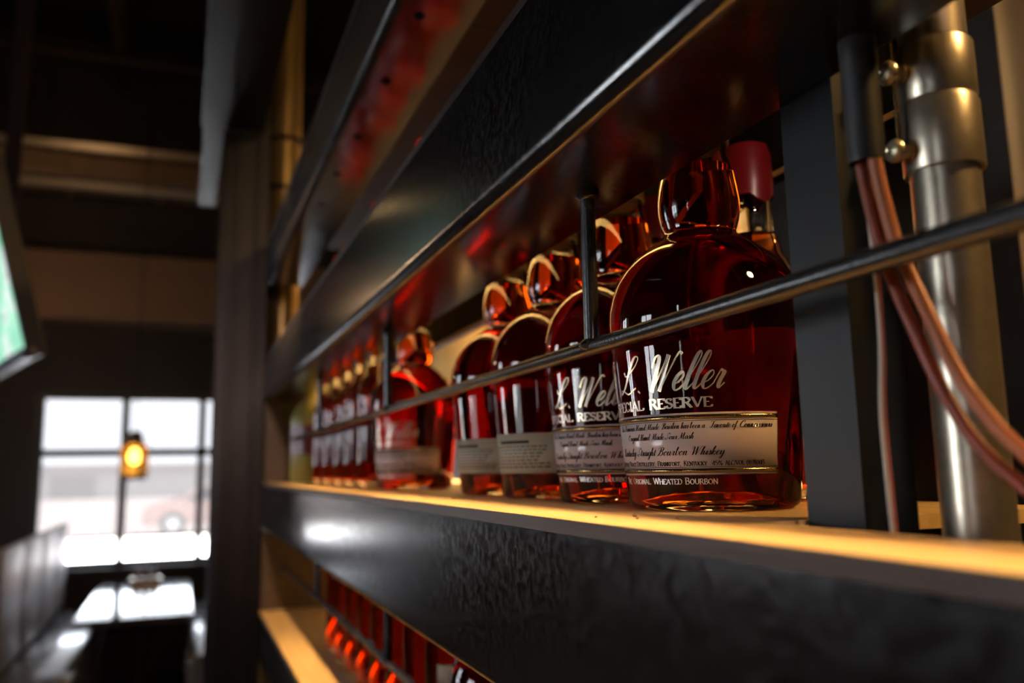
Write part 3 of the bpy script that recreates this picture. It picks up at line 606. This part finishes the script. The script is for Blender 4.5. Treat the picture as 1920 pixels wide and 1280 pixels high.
def ribbons(text, style, lo, hi, slant=0., upscale=1.0):
    """text -> list of (points, half widths) with the whole line laid from x=0; returns ribbons, total width"""
    out = []; x = 0.
    for ch in text:
        if ch == ' ': x += .55 if style == 'script' else .42; continue
        if style == 'script': adv, st = SCR[ch]; ser = []; k = 1.
        else:
            low = ch.islower(); adv, st, ser = RM[ch.upper()]; k = .80 if low else upscale
        for s in st:
            pts = [Vector((p[0]*k, p[1]*k, 0)) for p in s]
            if len(pts) > 2: pts = smooth_pts(pts, 4)
            q = []
            for i, p in enumerate(pts):
                d = pts[min(i+1,len(pts)-1)]-pts[max(i-1,0)]; d = d.normalized() if d.length else Vector((1,0,0))
                if style == 'script': f = max(0., -d.y)**2        # thick on the down stroke only
                else: f = abs(d.y)**1.5 * (1. if d.x*d.y <= .02 or abs(d.x) < .25 else .45)
                q.append((x+p.x+slant*p.y, p.y, lo+(hi-lo)*f))
            out.append(q)
        for sx, sy in ser:
            out.append([(x+(sx-.10)*k, sy*k, lo), (x+(sx+.10)*k, sy*k, lo)])
        x += adv*k
    return out, x
R0, R1 = .0398, .0466
def body_r(h): return R0+(R1-R0)*min(max(h-.004,0),.080)/.080
def surf(a, h, off):
    r = body_r(h)+off; return Vector((-r*math.cos(a), -r*math.sin(a), h))      # angle 0 faces -x (the aisle)
def write(bm, text, style, a0, a1, h0, size, lo, hi, off, slant=0., grow=0., upscale=1.):
    rb, w = ribbons(text, style, lo, hi, slant, upscale); a0, a1 = math.radians(a0), math.radians(a1)
    for q in rb:
        P = [(a0+(a1-a0)*u/w, h0+v*size, t*size/2+grow) for u, v, t in q]
        prev = None
        for i, (a, h, t) in enumerate(P):
            A, B = P[max(i-1,0)], P[min(i+1,len(P)-1)]
            d = Vector(((B[0]-A[0])*.0445, B[1]-A[1])); d = d.normalized() if d.length else Vector((1,0)); n = Vector((-d.y, d.x))
            if grow and i in (0, len(P)-1):
                e = -grow if i == 0 else grow; a += d.x*e/.0445; h += d.y*e
            v0 = bm.verts.new(surf(a+n.x*t/.0445, h+n.y*t, off)); v1 = bm.verts.new(surf(a-n.x*t/.0445, h-n.y*t, off))
            if prev: bm.faces.new((prev[0], prev[1], v1, v0))
            prev = (v0, v1)
def patch(bm, a0, a1, h0, h1, off, th=.00012, n=64):
    a0, a1 = math.radians(a0), math.radians(a1); g = []
    for i in range(n+1):
        a = a0+(a1-a0)*i/n; g.append([bm.verts.new(surf(a,h,o)) for h, o in ((h0,off),(h1,off),(h1,off-th),(h0,off-th))])
    for p, q in zip(g, g[1:]):
        for k in range(4): bm.faces.new((p[k],p[(k+1)%4],q[(k+1)%4],q[k]))
    bm.faces.new(g[0]); bm.faces.new(g[-1][::-1])
# ------------------------------------------------------------------ the round-shouldered bourbon bottle
def dome(r0, z0, r1, z1, n=14, e=.5):
    out = []
    for i in range(n+1):
        a = PI/2*i/n; out.append((r1+(r0-r1)*math.cos(a)**(2*e), z0+(z1-z0)*math.sin(a)**(2*e)))
    return out
def outer_prof():
    p = [(0,.0035),(.018,.0028),(.028,.0012),(.033,0),(.0360,.0003),(.0385,.0018),(R0,.0045)]
    p += [(body_r(h), h) for h in (.02,.035,.05,.065,.078)]
    p += [(.0467,.084),(.0468,.089),(.0465,.094),(.0452,.1000),(.0431,.1065),(.0398,.1125),(.0357,.1178),(.0310,.1222),(.0260,.1260),(.0220,.1287),(.0193,.1308),(.0180,.1324),(.0177,.1340),(.0184,.1362),(.0194,.1395),(.0202,.1440),(.0203,.1490),(.0195,.156),(.0180,.164),(.0163,.172),(.0153,.178),(.0148,.184)]
    return p
def inset(prof, t):
    out = []
    for i, (r, z) in enumerate(prof):
        a, b = prof[max(i-1,0)], prof[min(i+1,len(prof)-1)]; d = Vector((b[0]-a[0], b[1]-a[1])).normalized()
        out.append((max(0,r-t*d.y), z+t*d.x))
    return out
FILL = .166
def bottle_parts(root, seg=96):
    op = outer_prof()
    inn = [(0,.0105),(.012,.0100),(.024,.0068),(.0315,.0034),(.0350,.0036),(.0366,.0062)]+[(body_r(h)-.0027,h) for h in (.012,.02,.035,.05,.065,.078)]
    inn += inset([q for q in op if q[1] > .080], .0025)
    liq = [q for q in inn if q[1] < FILL]; up = [q for q in inn if q[1] >= FILL]
    lr = liq[-1][0]+(up[0][0]-liq[-1][0])*(FILL-liq[-1][1])/(up[0][1]-liq[-1][1])
    bm = bmesh.new(); lathe(bm, op, seg)
    lathe(bm, [(lr,FILL)]+up, seg, flip=True)
    # rim joining the outer and inner walls at the mouth
    rim = [v for v in bm.verts if abs(v.co.z-op[-1][1]) < .0007]
    lathe(bm, [op[-1], (up[-1][0], op[-1][1])], seg)
    bmesh.ops.remove_doubles(bm, verts=bm.verts[:], dist=.00002)
    g = obj('glass_body', bm, M['glass'], root, 'all', recalc=False)
    bm = bmesh.new(); lathe(bm, liq+[(lr,FILL)], seg, cap1=True)
    obj('whiskey', bm, M['liquid'], root, True)
    bm = bmesh.new(); lathe(bm, [(0,.176),(.0118,.176),(.0122,.184),(.0122,.1845)], 32, cap1=True); ck = obj('cork', bm, M['cork'], root, True)
    bm = bmesh.new(); lathe(bm, [(.0158,.1785),(.0168,.179),(.0165,.190),(.0165,.2035),(.0155,.2060),(0,.2063)], 48); st = obj('stopper_cap', bm, M['seal'], root, True)
    bm = bmesh.new()
    ring = [(.0170,.186),(.0168,.2005)]
    a0 = math.radians(150); seg2 = 12; g0 = []
    for i in range(seg2+1):
        a = a0+math.radians(70)*i/seg2; g0.append([bm.verts.new((r*math.cos(a), r*math.sin(a), z)) for r, z in ring])
    for p, q in zip(g0, g0[1:]): bm.faces.new((p[0],q[0],q[1],p[1]))
    obj('seal_strip', bm, M['sealgreen'], st, True)
OFF = .00022
def front_label(root):
    bm = bmesh.new(); patch(bm, -58, 98, .0160, .0428, OFF); lb = obj('front_label', bm, M['paper'], root, 'all')
    for h0, h1 in ((.0400,.0419),(.0169,.0188)):
        bm = bmesh.new(); patch(bm, -57.9, 97.9, h0, h1, OFF+.00006, .00005); bd = obj('gold_band', bm, M['gold'], lb, 'all')
        bm = bmesh.new()
        for hh in (h0+.00006, h1-.00028): patch(bm, -57.9, 97.9, hh, hh+.00022, OFF+.0001, .00004)
        for i in range(170):
            a = -56+i*.9; patch(bm, a, a+.42, h0+.0006, h1-.0006, OFF+.0001, .00004, 1)
        obj('band_pattern', bm, M['ink'], bd)
    for hh in (.0394,.0193):
        bm = bmesh.new(); patch(bm, -57.9, 97.9, hh-.00012, hh+.00012, OFF+.0001, .00004); obj('ink_rule', bm, M['ink'], lb)
    bm = bmesh.new(); o = OFF+.00014
    write(bm, 'This Famous Hand Made', 'script', -17, 24.5, .0361, .00125, .11, .36, o, .35)
    write(bm, 'Bourbon has been a', 'script', 26.3, 52.5, .0361, .00128, .11, .36, o, .35)
    write(bm, 'Favorite of', 'script', 55.3, 70.5, .0361, .00128, .11, .36, o, .35)
    write(bm, 'Connoisseurs', 'script', 72.2, 93, .0361, .00132, .16, .44, o, .35)
    write(bm, 'Original Hand', 'script', -5, 16.5, .0316, .00132, .11, .36, o, .35)
    write(bm, 'Made Sour Mash', 'script', 18, 45.8, .0316, .00132, .11, .36, o, .35)
    write(bm, 'Kentucky', 'script', -16, 2.5, .0246, .00172, .10, .34, o, .35)
    write(bm, 'Straight', 'script', 4.2, 20, .0246, .00172, .10, .34, o, .35)
    write(bm, 'Bourbon', 'script', 21.5, 41.5, .0246, .00172, .10, .34, o, .35)
    write(bm, 'Whiskey', 'script', 43.4, 62.9, .0246, .00172, .10, .34, o, .35)
    for tx, a0, a1 in (('Buffalo',-20,-8.5),('Trace',-7.5,1.2),('Distillery,',2.2,20),('Frankfort,',21.3,37.3),('Kentucky',38.9,52.8),('45%',55.7,61.8),('ALC/VOL',63.3,74.6),('(90 PROOF)',76,87.4)):
        write(bm, tx, 'roman', a0, a1, .0200, .0021 if tx[1].islower() else .00195, .09, .21, o)
    obj('label_text', bm, M['ink'], lb)
def printing(root):
    """words printed straight on the glass, silver over a thin gold edge"""
    jobs = [('W', 'script', -42, -24, .0530, .0078, .045, .17, .42), ('L', 'script', -8, 10, .0530, .0078, .05, .17, .38), ('.', 'script', 11, 13.5, .0530, .0078, .2, .3, .4), ('Weller', 'script', 18.5, 63.5, .0530, .0076, .065, .215, .50)]
    for nm, m, off, gr in (('script_edge','gold',OFF-.00006,.00022),('script_lettering','silver',OFF+.00002,0)):
        bm = bmesh.new()
        for tx, st, a0, a1, h, s, lo, hi, sl in jobs: write(bm, tx, st, a0, a1, h, s, lo, hi, off, sl, gr)
        obj(nm, bm, M[m], root)
    for nm, m, off, gr in (('capitals_edge','gold',OFF-.00006,.00013),('capitals_lettering','silver',OFF+.00002,0)):
        bm = bmesh.new()
        write(bm, 'SPECIAL', 'roman', -19, 14.6, .0452, .0041, .10, .30, off, 0, gr)
        write(bm, 'RESERVE', 'roman', 19.0, 57.7, .0452, .0041, .10, .30, off, 0, gr)
        obj(nm, bm, M[m], root)
    bm = bmesh.new()
    for tx, a0, a1 in (('The',-15,-8),('Original',-5,14),('Wheated',16.2,37),('Bourbon',38.8,58.7)):
        write(bm, tx, 'roman', a0, a1, .0121, .0027, .09, .20, OFF+.00002)
    obj('lower_lettering', bm, M['silver'], root)
def back_label(root):
    bm = bmesh.new(); patch(bm, -52, 92, .0165, .0425, OFF); lb = obj('back_label', bm, M['creampaper'], root, 'all')
    rnd = random.Random(5); bm = bmesh.new()
    patch(bm, -2, 38, .0360, .0378, OFF+.0001, .00004, 24)
    for i in range(7):
        a = -14; h = .0335-.0022*i
        while a < 52+rnd.uniform(-8,4):
            w = rnd.uniform(2.5,6.5); patch(bm, a, a+w, h, h+.00085, OFF+.0001, .00004, 4); a += w+1.3
    obj('small_print', bm, M['ink'], lb)
ZT = TOPS[1][0]
def bottle(lab, loc, rz, kind, group):
    t = thing('bourbon_bottle', lab, 'bottle', loc, rz, group); bottle_parts(t)
    if kind == 'front': front_label(t); printing(t)
    else: back_label(t)
    return t
G = 'round shouldered bourbon bottles on the shelf'
A = bottle('nearest bourbon bottle, round shouldered, next to the dark steel post', (.2353,.3414,ZT), 0, 'front', G)
B = copy_tree(A, (.2420,.4360,ZT), math.radians(5), 'second bourbon bottle from the post, its script partly hidden')
Cb = bottle('third bourbon bottle from the post, with its dull cream label', (.2420,.5300,ZT), 0, 'back', G)
D = copy_tree(Cb, (.2420,.6240,ZT), math.radians(-4), 'fourth bourbon bottle from the post, with its dull cream label')
E_ = copy_tree(A, (.234,.890,ZT), math.radians(14), 'bourbon bottle with a glowing orange label behind the second rail post')
# slim bottles with red wax caps
def wax_bottle(lab, loc, rz, group, glass='glass', h=.205, r=.0285):
    t = thing('wax_capped_bottle', lab, 'bottle', loc, rz, group); k = h/.205
    op = [(0,.003),(.020,.0015),(.025,0),(.0275,.002),(r,.006),(r,.110*k),(r*.97,.118*k),(r*.85,.127*k),(r*.62,.137*k),(.0150,.146*k),(.0125,.154*k),(.0122,.176*k),(.0128,.1765*k),(.0128,.181*k),(.0120,.182*k),(.0120,.188*k)]
    inn = [(0,.009),(.02,.007),(r-.005,.0065),(r-.0025,.010),(r-.0025,.109*k)]+inset([q for q in op if q[1] > .111*k], .0024)
    fl = .150*k; liq = [q for q in inn if q[1] < fl]; upp = [q for q in inn if q[1] >= fl]
    lr = liq[-1][0]+(upp[0][0]-liq[-1][0])*(fl-liq[-1][1])/(upp[0][1]-liq[-1][1])
    bm = bmesh.new(); lathe(bm, op, 64); lathe(bm, [(lr,fl)]+upp, 64, flip=True); lathe(bm, [op[-1],(upp[-1][0],op[-1][1])], 64)
    obj('glass_body', bm, M['glass'], t, 'all', recalc=False)
    bm = bmesh.new(); lathe(bm, liq+[(lr,fl)], 64, cap1=True); obj('whiskey', bm, M['liquid'], t, True)
    bm = bmesh.new(); prof = [(.0131,.172*k),(.0140,.1725*k),(.0142,.180*k),(.0138,.198*k),(.0120,.2035*k),(0,.205*k)]; lathe(bm, prof, 40)
    for v in bm.verts:
        if v.co.z < .176*k: v.co.z -= .004*max(0,math.sin(3*math.atan2(v.co.y,v.co.x))+.2)
    obj('wax_cap', bm, M['wax'], t, True)
    bm = bmesh.new(); n = 40; g = []
    for i in range(n+1):
        a = math.radians(95)+math.radians(170)*i/n; g.append([bm.verts.new(((r+.0002)*math.cos(a),(r+.0002)*math.sin(a),z)) for z in (.030,.092*k)])
    for p, q in zip(g, g[1:]): bm.faces.new((p[0],q[0],q[1],p[1]))
    obj('label', bm, M['creampaper'], t, 'all'); return t
G2 = 'red wax capped bottles in the back row'
Wx = wax_bottle('red wax capped bottle in the back row beside the nearest neck', (.302,.3870,ZT), 0, G2)
labs2 = ['second red wax capped bottle in the back row, left of the nearest neck','third red wax capped bottle in the back row from the post','fourth red wax capped bottle in the back row from the post','fifth red wax capped bottle in the back row from the post']
for (y, lab) in zip((.483,.577,.671,.80), labs2): copy_tree(Wx, (.302,y,ZT), math.radians(random.uniform(-20,20)), lab)
# far end of the main shelf: slim red bottles and an olive one
G3 = 'slim bottles at the far end of the shelf'
far = [('slim red bottle just beyond the orange labelled bottle',1.03,.226),('second slim red bottle beyond the orange labelled bottle',1.12,.226),('third slim red bottle beyond the orange labelled bottle',1.215,.228),('fourth slim red bottle towards the far end of the shelf',1.315,.228),('farthest slim red bottle on the main shelf',1.42,.228)]
for lab, y, x in far: copy_tree(Wx, (x,y,ZT), math.radians(-150), lab, G3)
M['oliveglass'] = mat('olive_ceramic', (.30,.24,.05), .3)
t = thing('olive_bottle', 'olive and red bottle at the far end of the main shelf', 'bottle', (.222,1.545,ZT))
bm = bmesh.new(); lathe(bm, [(0,0),(.04,0),(.044,.006),(.044,.11),(.038,.13),(.02,.148),(.015,.155),(.0145,.18)], 48, cap1=True); obj('bottle_body', bm, M['oliveglass'], t, True)
bm = bmesh.new(); lathe(bm, [(.0160,.172),(.0165,.173),(.0165,.2),(0,.203)], 32); obj('cap', bm, M['wax'], t, True)
bm = bmesh.new(); lathe(bm, [(.0445,.05),(.0445,.10)], 48); obj('label', bm, M['wax'], t, True)
# unseen squat red bottles added for the red reflection in the flange above
Z1 = TOPS[2][0]; G4 = 'red wax capped bottles on the upper shelf'
words = ['first','second','third','fourth','fifth','sixth','seventh','eighth','ninth','tenth','eleventh','twelfth','thirteenth','fourteenth']
M['waxbright'] = mat('bright_red_wax', (.85,.035,.015), .25, 0, .6)  # red brightened to strengthen its reflection in the flange
Sq = thing('squat_bottle', 'first squat red bottle on the upper shelf, mirrored in the flange above', 'bottle', (.212,.52,Z1), 0, 'squat red bottles on the upper shelf')
bm = bmesh.new(); lathe(bm, [(0,0),(.026,0),(.029,.003),(.029,.045),(.024,.055),(.015,.060),(.014,.066)], 40, cap1=True); obj('bottle_body', bm, mat('red_glaze',(.45,.03,.015),.15,0,.6,coat=.5), Sq, True)
bm = bmesh.new(); lathe(bm, [(.019,.064),(.021,.065),(.021,.078),(.019,.082),(0,.082)], 32); obj('wax_cap', bm, M['waxbright'], Sq, True)
for k, w_ in enumerate(words[1:11]):
    y = .585+.065*k
    if k in (3,7): continue
    copy_tree(Sq, (.209+.006*random.random(),y,Z1), 0, w_+' squat red bottle on the upper shelf, mirrored in the flange above')

# lower shelf row
ZL = TOPS[0][0]; G5 = 'bottles on the lower shelf'
low = [(A,.42,60),(Cb,.52,15),(A,.62,-8),(Wx,.715,120),(Wx,.79,160),(Wx,.865,180),(Wx,.94,150),(Wx,1.015,170),(Wx,1.09,180),(Wx,1.165,160),(Wx,1.24,180)]
for (src, y, r), w_ in zip(low, words): copy_tree(src, (.237 if src is not Wx else .226,y,ZL), math.radians(r), w_+' bottle from the near end of the lower shelf', G5)
# crumbs on the ledge
def crumb(px, py, lab, s):
    p = on(px,py,2,ZT); bm = bmesh.new(); bmesh.ops.create_icosphere(bm, subdivisions=2, radius=s)
    for v in bm.verts: v.co += v.co.normalized()*noise.noise(v.co*900+Vector((px,0,0)))*s*.9; v.co.z *= .5
    mz = min(v.co.z for v in bm.verts)
    o = obj('crumb', bm, M['cork'], None, True); o.location = (p.x,p.y,ZT-mz); tag(o, lab, 'crumb', 'crumbs on the wooden ledge')
crumb(1191,969,'dark crumb on the ledge under the nearest bottle',.0010); crumb(1196,973,'tiny crumb touching the larger dark crumb',.0006); crumb(1118,970,'small crumb on the ledge left of the nearest bottle',.0006); crumb(1272,972,'small crumb on the ledge below the nearest label',.0006)
